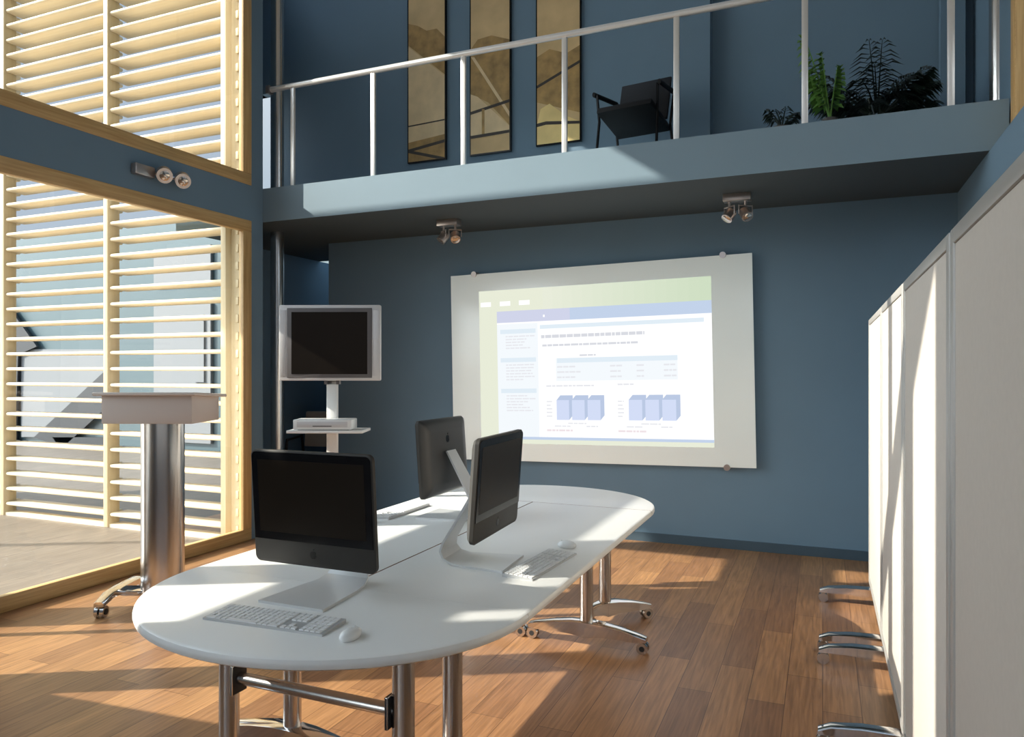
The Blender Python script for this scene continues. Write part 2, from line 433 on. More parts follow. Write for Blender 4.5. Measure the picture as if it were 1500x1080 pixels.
# ------------------------------------------------------------------ balcony: rail, pictures, chair, plants
t = thing('balcony_railing', 'steel handrail on thin posts along the balcony edge', 'railing', (0, 5.23, ZS1))
q = MB(); q.tube([(-4.56, 0, .895), (1.0, 0, .895)], .024, 'rail', 14); q.build('handrail', parent=t)
for x in (-4.30, -3.465, -2.622, -1.778, -.948, -.108, .728):
    q = MB(); q.box(x - .02, x + .02, -.012, .012, 0, .875, 'rail', bev=.003); q.build('post', parent=t)
q = MB(); q.box(-4.583, -4.54, -.03, .03, .86, .93, 'tvdark', bev=.005); q.build('wall_bracket', parent=t)

PIC = [mat('sepia_%d' % i, c, .5, noise=n, nscale=sc) for i, (c, n, sc) in enumerate([
    ((0.60, 0.42, 0.20, 1), .18, 3), ((0.36, 0.22, 0.07, 1), .35, 9), ((0.70, 0.53, 0.30, 1), .12, 6), ((0.03, 0.022, 0.015, 1), .1, 4), ((0.80, 0.60, 0.24, 1), .12, 5)])]
def picture(px0, px1, pyb, label, shapes):
    c, s = math.cos(TH), math.sin(TH); Y = YB - .03
    def P(px, py):
        u = (px - 750) / 1079; v = (543 - py) / 1079; k = Y / (u * s + c); return ((u * c - s) * k, 1.47 + v * k)
    xa = P(px0, 100)[0]; xb = P(px1, 100)[0]; zb = P((px0 + px1) / 2, pyb)[1]
    t = thing('picture_panel', label, 'picture', ((xa + xb) / 2, Y, zb), 0, 'tall sepia picture panels on the balcony wall')
    h = 2.05; w = (xb - xa) / 2
    q = MB(); q.box(-w, w, 0, .028, 0, h, 'black'); q.build('backing_board', parent=t)
    q = MB(); q.face([(-w + .012, -.001, .012), (w - .012, -.001, .012), (w - .012, -.001, h - .012), (-w + .012, -.001, h - .012)], PIC[0])
    def clip(pts):
        for ax, lim, sg in ((0, w - .012, 1), (0, -w + .012, -1), (1, .012, -1), (1, h - .012, 1)):
            out = []
            for i in range(len(pts)):
                a, b = pts[i - 1], pts[i]; ia = (a[ax] - lim) * sg <= 0; ib = (b[ax] - lim) * sg <= 0
                if ia != ib:
                    f_ = (lim - a[ax]) / (b[ax] - a[ax]); out.append((a[0] + (b[0] - a[0]) * f_, a[1] + (b[1] - a[1]) * f_))
                if ib: out.append(b)
            pts = out
            if not pts: return pts
        return pts
    lay = .002
    for mi, pts in shapes:
        l = []
        for a in pts:
            X, Z = P(*a); l.append((X - (xa + xb) / 2, Z - zb))
        l = clip(l)
        if len(l) >= 3:
            q.face([(a, -lay, b) for a, b in l], PIC[mi]); lay += .0005
    q.bm.normal_update()
    for f_ in q.bm.faces:
        if f_.normal.y > 0: f_.normal_flip()
    q.build('print', parent=t)
def bar(x0, y0, x1, y1, w=2.2): return [(x0, y0 - w), (x1, y1 - w), (x1, y1 + w), (x0, y0 + w)]
picture(597, 653, 236.5, 'leftmost tall sepia picture panel on the upper blue wall behind the railing', [
    (1, [(597, 35), (612, 38), (625, 45), (640, 42), (653, 55), (653, 110), (625, 88), (597, 66)]),
    (2, [(597, 68), (653, 112), (653, 240), (597, 245)]), (1, [(597, 210), (653, 196), (653, 240), (597, 245)]),
    (3, bar(597, 186, 653, 175, 1)), (3, bar(597, 222, 653, 206)), (3, bar(597, 222, 653, 233))])
picture(688, 748, 225, 'middle tall sepia picture panel on the upper blue wall', [
    (1, [(688, 75), (700, 58), (720, 52), (748, 58), (748, 185), (715, 150), (688, 138)]),
    (2, [(688, 138), (700, 142), (748, 186), (748, 195), (688, 203)]), (2, [(690, 84), (695, 84), (748, 166), (748, 174)]),
    (3, bar(688, 167, 748, 147)), (1, bar(706, 180, 710, 180, 20)), (3, bar(688, 202, 748, 192))])
picture(785, 851, 210.5, 'rightmost tall sepia picture panel, nearest to the black armchair', [
    (1, [(785, 85), (805, 72), (830, 78), (851, 65), (851, 165), (785, 150)]),
    (4, [(792, 160), (805, 152), (830, 170), (851, 178), (851, 215), (785, 220), (785, 190)]),
    (3, bar(785, 129, 851, 89)), (3, [(785, 182), (800, 178), (851, 177), (851, 181), (800, 183), (785, 187)])])

t = thing('armchair', 'black leather armchair with thin metal legs standing on the balcony', 'armchair', (-1.37, 5.83, ZS1), math.radians(-8))
q = MB(); q.obox((0, .16, .585), (.215, 0, 0), (0, .012, -.004), (0, .055, .185), 'blackfab', .008); q.build('backrest', parent=t)
q = MB(); q.obox((0, -.07, .375), (.225, 0, 0), (0, .22, -.045), (0, .004, .022), 'blackfab', .01); q.build('seat', parent=t)
for sx_ in (-1, 1):
    q = MB(); q.tube([(sx_ * .25, .18, .62), (sx_ * .26, 0, .60), (sx_ * .27, -.24, .57)], .02, 'blackfab', 10, .014); q.build('armrest', parent=t)
    q = MB(); q.tube([(sx_ * .25, -.22, .57), (sx_ * .24, -.20, .36), (sx_ * .25, -.25, .012)], .011, 'black', 10); q.build('leg', parent=t)
    q = MB(); q.tube([(sx_ * .24, .19, .62), (sx_ * .23, .13, .36), (sx_ * .24, .24, .012)], .011, 'black', 10); q.build('leg', parent=t)

def frond(q, base, az, length, rise, droop, m, n=16, leaf=.2, wid=.016):
    d = Vector((math.cos(az), math.sin(az), 0)); pts = []
    for i in range(n + 1):
        u = i / n
        pts.append(Vector(base) + d * (length * u) + Vector((0, 0, rise * u - droop * u * u)))
    q.tube(pts, [.006 * (1 - .8 * i / n) + .001 for i in range(n + 1)], m, 6)
    side = Vector((-d.y, d.x, 0))
    for i in range(3, n + 1):
        u = i / n; L = leaf * math.sin(math.pi * min(1, .15 + u * .85)) ** .7 + .03
        for sg in (-1, 1):
            dr = (side * sg * .8 + d * .75 + Vector((0, 0, -.15 + random.uniform(-.15, .15)))).normalized()
            p0 = pts[i]; p1 = p0 + dr * L * .5 + Vector((0, 0, .01)); p2 = p0 + dr * L + Vector((0, 0, -.25 * L))
            w = d * wid
            q.face([p0, p1 - w, p2, p1 + w], m)
t = thing('potted_palm', 'large dark green potted palm at the right end of the balcony', 'plant', (.36, 5.88, ZS1))
q = MB(); q.loft([[(r_ * math.cos(a * math.pi / 12), r_ * math.sin(a * math.pi / 12), z) for a in range(24)] for r_, z in ((.09, 0), (.115, .14), (.12, .14), (.108, .14), (.10, .12))], 'pot'); q.build('pot', parent=t)
q = MB()
q.box(-.001, .001, -.001, .001, .1, .11, 'leaf')
q.bm.clear()
for i in range(5):
    q = MB(); q.tube([(.05 * math.cos(i * 1.26), .05 * math.sin(i * 1.26), .15), (.07 * math.cos(i * 1.26), .07 * math.sin(i * 1.26), .33)], .012, 'leaf', 8); q.build('stem', parent=t)
q = MB()
for i in range(38):
    az = i * 2.4 + random.uniform(-.2, .2); L = random.uniform(.25, .43)
    frond(q, (.05 * math.cos(az), .05 * math.sin(az), .22), az, L, random.uniform(.12, .50), random.uniform(.10, .28), 'leaf', 14, .17, .013)
q.build('fronds', parent=t)
t2 = thing('young_palm', 'bright green arching leaves just left of the dark palm on the balcony', 'plant', (.045, 5.37, ZS1))
q = MB(); q.loft([[(r_ * math.cos(a * math.pi / 8), r_ * math.sin(a * math.pi / 8), z) for a in range(16)] for r_, z in ((.035, 0), (.05, .07), (.045, .07), (.04, .06))], 'pot'); q.build('pot', parent=t2)
q = MB()
for az, L, ri, dr_, lf in ((2.9, .17, .72, .10, .10), (2.6, .06, .50, .03, .08), (3.4, .10, .40, .1, .07), (.3, .05, .42, .06, .06)):
    frond(q, (0, 0, .06), az, L, ri, dr_, 'leaf2', 12, lf, .024)
q.build('leaves', parent=t2)
t3 = thing('small_plant', 'small low leafy plant on the balcony floor left of the palms', 'plant', (-.27, 5.62, ZS1))
q = MB(); q.loft([[(r_ * math.cos(a * math.pi / 8), r_ * math.sin(a * math.pi / 8), z) for a in range(16)] for r_, z in ((.05, 0), (.065, .13), (.055, .13), (.05, .11))], 'pot'); q.build('pot', parent=t3)
q = MB()
for i in range(9): frond(q, (0, 0, .11), i * .72, .10, random.uniform(.15, .25), .1, 'leaf', 7, .06, .012)
q.build('leaves', parent=t3)

# ------------------------------------------------------------------ spot lamps
def spot_head(parent, c, aim, r=.042, L=.085):
    a = Vector(aim).normalized(); c = Vector(c)
    q = MB(); q.tube([c - a * L * .5, c - a * L * .35, c + a * L * .5], [r * .6, r, r], 'lampmetal', 18)
    h = q.build('spot_head', parent=parent)
    q = MB(); q.tube([c + a * (L * .5 - .004), c + a * (L * .5 + .004), c + a * (L * .5 + .008)], [r * .82, r * .82, r * .6], 'bulb', 18); q.build('lamp_lens', parent=h)
    q = MB(); u = a.cross(Vector((0, 0, 1))).normalized()
    q.tube([c - u * (r + .012), c - u * (r + .012) - a * .0 + Vector((0, 0, .06)), c + u * (r + .012) + Vector((0, 0, .06)), c + u * (r + .012)], .006, 'lampmetal', 8); q.build('yoke', parent=h)
for x, lab in ((-3.009, 'double spot lamp under the balcony above the left part of the screen'), (-.588, 'double spot lamp under the balcony above the right corner of the screen')):
    t = thing('spot_lamp', lab, 'lamp', (x, 5.72, ZS0), 0, 'spot lamps under the balcony')
    q = MB(); q.box(-.10, .10, -.05, .05, -.055, 0, 'lampmetal', bev=.006); q.build('base', parent=t)
    for sx_ in (-.055, .06):
        q = MB(); q.tube([(sx_, 0, -.05), (sx_, 0, -.09)], .01, 'lampmetal', 10); q.build('stem', parent=t)
    spot_head(t, (-.055, 0, -.15), (-.45, -.5, -.8)); spot_head(t, (.06, 0, -.15), (.4, -.6, -.75))
t = thing('wall_spot_lamp', 'chrome double spot lamp on the blue band between the left windows', 'lamp', (XL, 4.0, 2.925))
q = MB(); q.box(0, .055, -.19, -.02, -.04, .04, 'lampmetal', bev=.01); q.build('base', parent=t)
q = MB(); q.tube([(.03, -.03, 0), (.06, .16, 0)], .012, 'chrome', 10); q.build('arm', parent=t)
for y in (.03, .2):
    c = Vector((.085, y, 0)); a = Vector((.6, -.45, -.35)).normalized()
    q = MB(); q.tube([c - a * .05, c - a * .03, c + a * .05], [.034, .056, .056], 'lampmetal', 20); h = q.build('spot_head', parent=t)
    q = MB(); q.tube([c + a * .047, c + a * .053, c + a * .060], [.036, .036, .02], 'bulb', 20); q.build('lamp_lens', parent=h)

# ------------------------------------------------------------------ projection screen on the back wall
PAL = dict(
    white=emit('light_white', (1, 1, 1, 1), 1.05), green=emit('light_green', S(238, 242, 222), .95), green2=emit('light_green_right', S(216, 230, 205), .95),
    green3=emit('light_green_mid', S(228, 237, 212), .95),
    lilac=emit('light_lilac', S(214, 218, 240), .95), blue=emit('light_blue', S(200, 216, 240), .95), pale=emit('light_pale_blue', S(226, 238, 247), 1),
    panel=emit('light_panel', S(245, 250, 254), 1), grey=emit('light_grey', S(218, 220, 227), 1), grey2=emit('light_soft_grey', S(232, 233, 238), 1),
    bar=emit('light_bar', S(212, 222, 247), 1), bar2=emit('light_bar_side', S(188, 202, 228), 1), red=emit('light_rose', S(240, 228, 232), 1))
t = thing('projection_screen', 'large pale glass projection board showing a web page, clipped to the blue back wall', 'projection screen', (-1.877, YB - .06, 1.525))
t.rotation_euler = (0, math.radians(-1.1), 0)
w, hh = 1.369, .87
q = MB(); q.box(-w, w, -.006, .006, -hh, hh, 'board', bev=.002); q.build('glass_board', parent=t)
for x, z in ((-1.12, hh), (1.14, hh), (1.14, -hh), (-1.12, -hh)):
    q = MB(); q.tube([(x, -.022, z), (x, .058, z)], .026, 'lampmetal', 18); q.build('clip', parent=t)
q = MB()
PW, PH = 2.118, 1.415; px0, pz1 = -1.075, .705
lay = [0]
def R_(u0, v0, u1, v1, c):
    """rectangle in picture fractions, v down"""
    y = -.0075 - lay[0] * .00002
    q.face([(px0 + u0 * PW, y, pz1 - v1 * PH), (px0 + u1 * PW, y, pz1 - v1 * PH), (px0 + u1 * PW, y, pz1 - v0 * PH), (px0 + u0 * PW, y, pz1 - v0 * PH)], PAL[c]); lay[0] += 1
def words(u0, v, u1, h, c, rnd=True):
    u = u0
    while u < u1 - .004:
        e_ = min(u1, u + random.uniform(.010, .034)); R_(u, v, e_, v + h, c); u = e_ + .0032
R_(0, 0, 1, 1, 'green'); 
for k in range(16):
    f_ = k / 15; PAL['g%d' % k] = emit('light_green_shade', S(238 - 26 * f_, 242 - 14 * f_, 224 - 24 * f_), .95)
    R_(.30 + .70 * k / 16, 0, .30 + .70 * (k + 1) / 16, .17, 'g%d' % k)
for u in (.008, .10, .19): R_(u, .075, u + .05, .105, 'white')
R_(.085, .14, 1, .965, 'white'); R_(.085, .14, .30, .215, 'lilac'); R_(.30, .14, 1, .215, 'blue'); R_(.25, .14, .42, .215, 'lilac')
R_(.30, .175, .308, .19, 'white')
R_(.085, .225, .275, .955, 'panel')
for v in (.26, .445, .645):
    R_(.10, v, .265, v + .028, 'pale')
    for k in range(6 if v > .3 else 5): words(.125, v + .042 + k * .019, random.uniform(.20, .265), .008, 'grey2')
R_(.285, .24, .97, .265, 'pale')
words(.29, .305, .735, .020, 'grey'); words(.295, .365, .71, .013, 'grey')
R_(.355, .455, .865, .60, 'panel'); R_(.36, .455, .865, .485, 'pale'); words(.46, .435, .53, .010, 'grey')
for k in range(3):
    v = .505 + k * .033
    words(.36, v, .44 + .03 * (k == 1), .010, 'grey2'); words(.59, v, .64, .010, 'grey2'); words(.70, v, .73, .010, 'grey2'); words(.81, v, .86, .010, 'grey2')
words(.31, .625, .52, .010, 'grey2'); words(.62, .62, .69, .010, 'grey2')
for cu in (.355, .665):
    for k in range(5): words(cu - .045, .725 + k * .023, cu - .02, .008, 'grey2')
    for k in range(3):
        b0 = cu + k * .068
        y = -.0075 - lay[0] * .00002; lay[0] += 1
        P2 = lambda u, v: (px0 + u * PW, y, pz1 - v * PH)
        q.face([P2(b0 + .055, .845), P2(b0 + .072, .815), P2(b0 + .072, .69), P2(b0 + .055, .72)], PAL['bar2'])
        q.face([P2(b0, .72), P2(b0 + .055, .72), P2(b0 + .072, .69), P2(b0 + .017, .69)], PAL['bar2'])
        R_(b0, .72, b0 + .055, .845, 'bar')
    words(cu + .05, .862, cu + .13, .008, 'grey2'); words(cu - .01, .88, cu + .06, .008, 'grey2'); words(cu + .13, .88, cu + .18, .008, 'grey2')
    words(cu - .045, .905, cu + .07, .012, 'red')
R_(.085, .955, 1, .972, 'blue')
q.bm.normal_update()
for f_ in q.bm.faces:
    if f_.normal.y > 0: f_.normal_flip()
q.build('projected_image', parent=t)

# ------------------------------------------------------------------ conference table: two straight and two half-round tables
TZ = .73; CX = -1.505; TA, TB = .675, .62; Y1, Y2 = 2.10, 3.868
PROF = [(.012, -.036), (.003, -.030), (0, -.021), (0, -.014), (.003, -.005), (.012, 0)]
def leg(parent, x, y, dirs, strut=None, top=.694):
    """oval steel column on an arched foot with castors"""
    q = MB(); q.tube([(x, y, .075), (x, y, top - .005)], .036, 'steel', 24, .03); l = q.build('leg', parent=parent)
    q = MB(); q.box(x - .12, x + .12, y - .05, y + .05, top - .012, top, 'steel', bev=.003); q.build('bracket', parent=l)
    for dx, dy, L in dirs:
        d = Vector((dx, dy, 0)).normalized(); sd_ = Vector((-d.y, d.x, 0)); b = Vector((x, y, 0))
        rings = []
        for u, zt, th, wd in ((0, .135, .085, .042), (.25, .132, .07, .040), (.55, .118, .055, .036), (.85, .098, .04, .032), (1, .085, .022, .028)):
            zt = zt + .0; p = b + d * (L * u); rings.append([p + sd_ * wd + Vector((0, 0, zt - .006)), p + sd_ * wd * .6 + Vector((0, 0, zt)), p - sd_ * wd * .6 + Vector((0, 0, zt)), p - sd_ * wd + Vector((0, 0, zt - .006)), p - sd_ * wd + Vector((0, 0, zt - th)), p + sd_ * wd + Vector((0, 0, zt - th))])
        q = MB(); q.loft(rings, 'chrome'); ft = q.build('foot', parent=l)
        e_ = b + d * (L - .02)
        q = MB()
        for sg in (-1, 1): q.tube([e_ + sd_ * sg * .006 + Vector((0, 0, .03)), e_ + sd_ * sg * .026 + Vector((0, 0, .03))], .03, 'steel', 18)
        q.tube([e_ + sd_ * -.028 + Vector((0, 0, .03)), e_ + sd_ * .028 + Vector((0, 0, .03))], .014, 'rubber', 12)
        q.tube([e_ + Vector((0, 0, .03)), e_ + Vector((0, 0, .075))], .008, 'chrome', 10)
        q.build('castor', parent=ft if False else l)
    if strut:
        sy = strut; pts = [(x, y + sy * (.02 + .30 * u), .50 + .19 * u ** .75) for u in (0, .2, .4, .6, .8, 1)]
        q = MB(); q.tube(pts, .014, 'chrome', 10); q.build('strut', parent=l)
    return l

for nm, x0, x1, sx_, lab in (('left', CX - TA, CX - .0035, -1, 'straight white table on the window side of the conference table, with the rearmost computer'),
                             ('right', CX + .0035, CX + TA, 1, 'straight white table on the partition side of the conference table, in the middle right')):
    t = thing('conference_table', lab, 'table', ((x0 + x1) / 2, (Y1 + Y2) / 2, 0), 0, 'sections of the white conference table')
    cx_, cy_ = (x0 + x1) / 2, (Y1 + Y2) / 2; hw = (x1 - x0) / 2; hl = (Y2 - Y1) / 2 - .0006
    rings = []
    for i, z in PROF:
        a, b = (-hw + (i if sx_ < 0 else 0), hw - (i if sx_ > 0 else 0))
        rings.append([(a, -hl, TZ + z), (b, -hl, TZ + z), (b, hl, TZ + z), (a, hl, TZ + z)])
    q = MB(); q.loft(rings, 'white'); q.bm.normal_update()
    for f_ in q.bm.faces:
        n_ = f_.normal
        if abs(n_.z) < .3 and (n_.x * sx_ < -.9 or n_.y > .9): f_.material_index = q.mi('seam')
    q.build('tabletop', parent=t)
    for yy, st in ((2.24 - cy_, 1), (3.79 - cy_, -1)):
        leg(t, 0, yy, ((1, 0, .325), (-1, 0, .325)), st)
    q = MB(); q.tube([(0, 2.24 - cy_, .62), (0, 3.79 - cy_, .62)], .02, 'steel', 14); q.build('crossbar', parent=t)
for sgn, yc, lab in ((-1, Y1 - .0006, 'half-round white end table nearest the viewer, carrying the front computer'), (1, Y2 + .0045, 'half-round white end table at the far end, towards the projection screen')):
    t = thing('half_round_table', lab, 'table', (CX, yc, 0), 0, 'sections of the white conference table')
    rings = []
    for i, z in PROF:
        n = 40; rings.append([((TA - i) * math.cos(math.pi * k / n) * 1.0, sgn * (TB - i) * math.sin(math.pi * k / n) ** .96, TZ + z) for k in range(n + 1)])
    q = MB(); q.loft(rings, 'white'); q.bm.normal_update()
    for f_ in q.bm.faces:
        if sgn > 0 and abs(f_.normal.z) < .3 and f_.normal.y < -.9: f_.material_index = q.mi('seam')
    q.build('tabletop', parent=t)
    yl = sgn * (.18 if sgn < 0 else .28)
    for xx in (-.34, .34):
        leg(t, xx, yl, ((xx, sgn * .34, .30), (-xx * .3, -sgn * .1, .12)) if sgn > 0 else ((xx, sgn * .34, .28),))
    z_ = .44
    q = MB(); q.tube([(-.34, yl, z_), (.34, yl, z_)], .02, 'steel', 14)
    for xx in (-.30, .30): q.box(xx - .006, xx + .006, yl - .035, yl + .035, z_ - .05, z_ + .05, 'rubber', bev=.003)
    q.build('crossbar', parent=t)
q = None

# ------------------------------------------------------------------ computers
def apple(q, c, r, m, sgn=-1, mirror=1):
    """small fruit mark in the XZ plane, two lobes, a bite and a leaf"""
    pts = []
    for k in range(40):
        a = 2 * math.pi * k / 40
        rr = r * (1 - .10 * math.exp(-((a - math.pi / 2) / .35) ** 2) - .07 * math.exp(-((a - 1.5 * math.pi) / .3) ** 2))
        x, z = rr * .92 * math.cos(a), rr * math.sin(a)
        d = math.hypot(x - r * 1.15, z - r * .12)
        if d < r * .42:
            f_ = r * .42 / max(d, 1e-6); x = r * 1.15 + (x - r * 1.15) * f_; z = r * .12 + (z - r * .12) * f_
        pts.append((x * mirror, z))
    y0, y1 = c[1], c[1] + sgn * .0008
    if mirror * sgn < 0 and False: pts.reverse()
    q.loft([[(c[0] + a, y0, c[2] + b) for a, b in pts], [(c[0] + a, y1, c[2] + b) for a, b in pts]], m)
    lf = [(.05 * r, 1.05 * r), (.12 * r, 1.4 * r), (.42 * r, 1.68 * r), (.36 * r, 1.28 * r)]
    q.loft([[(c[0] + a * mirror, y0, c[2] + b) for a, b in lf], [(c[0] + a * mirror, y1, c[2] + b) for a, b in lf]], m)

def rrect(w, h, r, n=5):
    p = []
    for cx_, cz_, a0 in ((w - r, h - r, 0), (-w + r, h - r, 90), (-w + r, -h + r, 180), (w - r, -h + r, 270)):
        for k in range(n + 1):
            a = math.radians(a0 + 90 * k / n); p.append((cx_ + r * math.cos(a), cz_ + r * math.sin(a)))
    return p

def computer(label, loc, rz, up=0.0, front=-.125):
    t = thing('desktop_computer', label, 'computer', loc, rz, 'all-in-one computers on the conference table')
    w, h = .241, .190; zc = .288; tilt = Matrix.Rotation(math.radians(4), 4, 'X')
    T = Matrix.Translation((0, -.02, zc + up)) @ tilt
    q = MB(); out = rrect(w, h, .022)
    rings = []
    for y, sc in ((-.026, .985), (-.024, 1.0), (-.010, 1.0), (.002, .96), (.014, .86), (.018, .7)):
        rings.append([(a * (sc if sc < 1 else 1), y, b * (sc if sc < 1 else 1)) for a, b in out])
    q.loft(rings, 'alu')
    for f_ in q.bm.faces:
        if f_.calc_center_median().y > -.012: f_.material_index = q.mi('backalu')
    sh = q.build('display', parent=t); sh.matrix_local = T
    q = MB(); gl = rrect(w - .006, h - .006, .018); b0 = -h + .080
    gl = [(a, max(b, b0)) for a, b in gl]
    q.loft([[(a, -.0262, b) for a, b in gl], [(a, -.0290, b) for a, b in gl]], 'black'); g = q.build('bezel', parent=t); g.matrix_local = T
    q = MB(); q.box(-w + .030, w - .030, -.0296, -.0292, b0 + .026, h - .032, 'screen_off'); s_ = q.build('screen', parent=g)
    q = MB(); apple(q, (0, -.0262, -h + .040), .0135, 'black'); q.build('fruit_mark', parent=sh)
    q = MB(); apple(q, (0, .0180, .085), .019, 'black', 1, -1); q.build('fruit_mark', parent=sh)
    q = MB(); q.box(-.17, .17, .0120, .0172, .128, .138, 'black'); q.build('vent_slot', parent=sh)
    # bent sheet stand: foot plate, bend, neck
    path = [(front, .004, .125), (.06, .004, .106), (.115, .006, .094), (.155, .018, .084), (.172, .045, .075), (.165, .075, .067), (.105, .175, .054), (.010, .315 + up, .046)]
    q = MB(); th = .0045; rings = []
    for k, (y, z, wd) in enumerate(path):
        a = path[max(0, k - 1)]; b = path[min(len(path) - 1, k + 1)]
        d = Vector((0, b[0] - a[0], b[1] - a[1])).normalized(); nrm = Vector((0, -d.z, d.y))
        p = Vector((0, y, z))
        rings.append([p + nrm * th + Vector((-wd, 0, 0)), p + nrm * th + Vector((wd, 0, 0)), p - nrm * th + Vector((wd, 0, 0)), p - nrm * th + Vector((-wd, 0, 0))])
    q.loft(rings, 'alu_light')
    st = q.build('stand', parent=t)
    a, b = path[-3], path[-2]; p = Vector((0, (a[0] + b[0]) / 2, (a[1] + b[1]) / 2)); d = Vector((0, b[0] - a[0], b[1] - a[1])).normalized(); nn = Vector((0, d.z, -d.y))
    q = MB()
    q.loft([[p + nn * s0 + Vector((.022 * math.cos(2 * math.pi * k / 20), 0, 0)) + d * (.022 * math.sin(2 * math.pi * k / 20)) for k in range(20)] for s0 in (.004, .0056)], 'black')
    q.build('cable_hole', parent=st)
    return t
computer('computer on the front end of the table, its dark screen facing the viewer', (-1.533, 2.0, TZ), 0, 0, -.15)
computer('computer in the middle of the table with its bluish dark screen turned to the right', (-1.185, 2.58, TZ), math.radians(93.5), .022, -.10)
computer('rearmost computer, showing its dark back and pale bent stand', (-1.75, 3.325, TZ), math.radians(-90), .020)

def keyboard(label, loc, rz):
    t = thing('keyboard', label, 'keyboard', loc, rz, 'white keyboards on the conference table')
    q = MB(); W_, H_ = .208, .060
    q.loft([[(-W_, -H_, 0), (W_, -H_, 0), (W_, H_, 0), (-W_, H_, 0)], [(-W_, -H_, .006), (W_, -H_, .006), (W_, H_, .012), (-W_, H_, .012)]], 'kbbase'); q.build('body', parent=t)
    q = MB()
    def k_(x0, x1, r, nr=1):
        y1 = H_ - .006 - r * .0185; y0 = y1 - .0155 - (nr - 1) * .0185
        zz = lambda y: .006 + (y + H_) / (2 * H_) * .006
        q.loft([[(x0, y0, zz(y0)), (x1, y0, zz(y0)), (x1, y1, zz(y1)), (x0, y1, zz(y1))], [(x0 + .001, y0 + .001, zz(y0) + .003), (x1 - .001, y0 + .001, zz(y0) + .003), (x1 - .001, y1 - .001, zz(y1) + .003), (x0 + .001, y1 - .001, zz(y1) + .003)]], 'key')
    p = .0183
    for r in range(5):
        for i in range(14): k_(-W_ + .006 + i * p, -W_ + .006 + i * p + .0155, r)
    for x0, x1 in ((0, 2), (2, 3), (3, 4), (4, 10), (10, 11), (11, 12), (12, 14)): k_(-W_ + .006 + x0 * p, -W_ + .006 + x1 * p - .0028, 5)
    for r in (0, 1, 2):
        for i in range(3): k_(.061 + i * p, .061 + i * p + .0155, r)
    k_(.061 + p, .061 + p + .0155, 4)
    for i in range(3): k_(.061 + i * p, .061 + i * p + .0155, 5)
    for r in range(6):
        for i in range(4): k_(.126 + i * p, .126 + i * p + .0155, r)
    q.build('keys', parent=t)
    return t
kb = keyboard('white keyboard in front of the front computer', (-1.492, 1.730, TZ), math.radians(3))
dup(kb, None, (-.985, 2.625, TZ), math.radians(86), 'white keyboard beside the right table edge, in front of the middle computer')
dup(kb, None, (-2.04, 3.33, TZ), math.radians(-90), 'white keyboard in front of the rearmost computer, at the left table edge')

def mouse(label, loc, rz):
    t = thing('mouse', label, 'mouse', loc, rz, 'white mice on the conference table')
    q = MB(); q.sphere((0, 0, .011), .024, 'mouse', (1, 1.75, .8), 24, 14)
    for v in q.bm.verts: v.co.z = max(v.co.z, 0)
    q.build('shell', parent=t)
    q = MB(); q.sphere((0, .022, .027), .0035, 'edge', (1, 1, 1), 10, 8); q.build('scroll_ball', parent=t)
    return t
ms = mouse('white mouse right of the front keyboard', (-1.200, 1.700, TZ), 0)
dup(ms, None, (-.985, 2.925, TZ), math.radians(86), 'white mouse at the far end of the keyboard by the right table edge')
dup(ms, None, (-2.04, 3.04, TZ), math.radians(-90), 'white mouse beside the keyboard of the rearmost computer')

# ------------------------------------------------------------------ television on a trolley
R = math.radians
t = thing('television_stand', 'pale steel pole stand with a small shelf, carrying the television', 'stand', (-2.955, 3.985, 0), R(22))
q = MB(); q.box(-.035, .035, -.02, .02, .05, 1.42, 'white', bev=.006); q.build('pole', parent=t)
q = MB(); q.box(-.24, .24, -.20, .05, 1.075, 1.093, 'white', bev=.003); q.build('shelf', parent=t)
q = MB(); q.box(-.22, .22, -.03, .03, 1.45, 1.78, 'tvdark', bev=.004); q.box(-.05, .05, -.02, .02, 1.38, 1.5, 'tvdark'); q.build('mount_plate', parent=t)
for a in (35, 145, 215, 325):
    q = MB(); e_ = (.34 * math.cos(R(a)), .34 * math.sin(R(a)), .07); q.tube([(0, 0, .10), (e_[0] * .5, e_[1] * .5, .09), e_], [.024, .02, .015], 'steel', 10)
    q.tube([(e_[0] - .012, e_[1], .03), (e_[0] + .012, e_[1], .03)], .03, 'rubber', 14); q.tube([(e_[0], e_[1], .03), e_], .007, 'steel', 8); q.build('foot', parent=t)
t = thing('television', 'silver-framed flat television with side speakers and a black screen', 'television', (-2.955, 3.985, 1.405), R(22))
q = MB(); q.box(-.328, .328, -.075, -.032, 0, .488, 'tvsilver', bev=.008); q.build('case', parent=t)
q = MB(); q.box(-.275, .275, -.079, -.074, .018, .468, 'tvdark', bev=.003); q.build('bezel', parent=t)
q = MB(); q.box(-.245, .245, -.0805, -.0792, .042, .442, 'screen_off'); q.build('screen', parent=t)
for s_ in (-1, 1):
    q = MB(); q.box(s_ * .302 - .02, s_ * .302 + .02, -.0775, -.0745, .03, .455, 'tvsilver', bev=.001); q.build('speaker_grille', parent=t)
t = thing('media_player', 'white flat media player box on the shelf under the television', 'player', (-2.97, 3.979, 1.093), R(22))
q = MB(); q.box(-.185, .185, -.19, -.03, .004, .068, 'mouse', bev=.006); q.box(-.16, .16, -.17, -.05, 0, .006, 'rubber'); q.build('case', parent=t)
q = MB(); q.box(-.16, .16, -.1925, -.189, .020, .055, 'tvsilver', bev=.001); q.build('front_plate', parent=t)
q = MB(); q.box(-.06, .06, -.1935, -.192, .024, .030, 'tvdark'); q.build('disc_slot', parent=t)

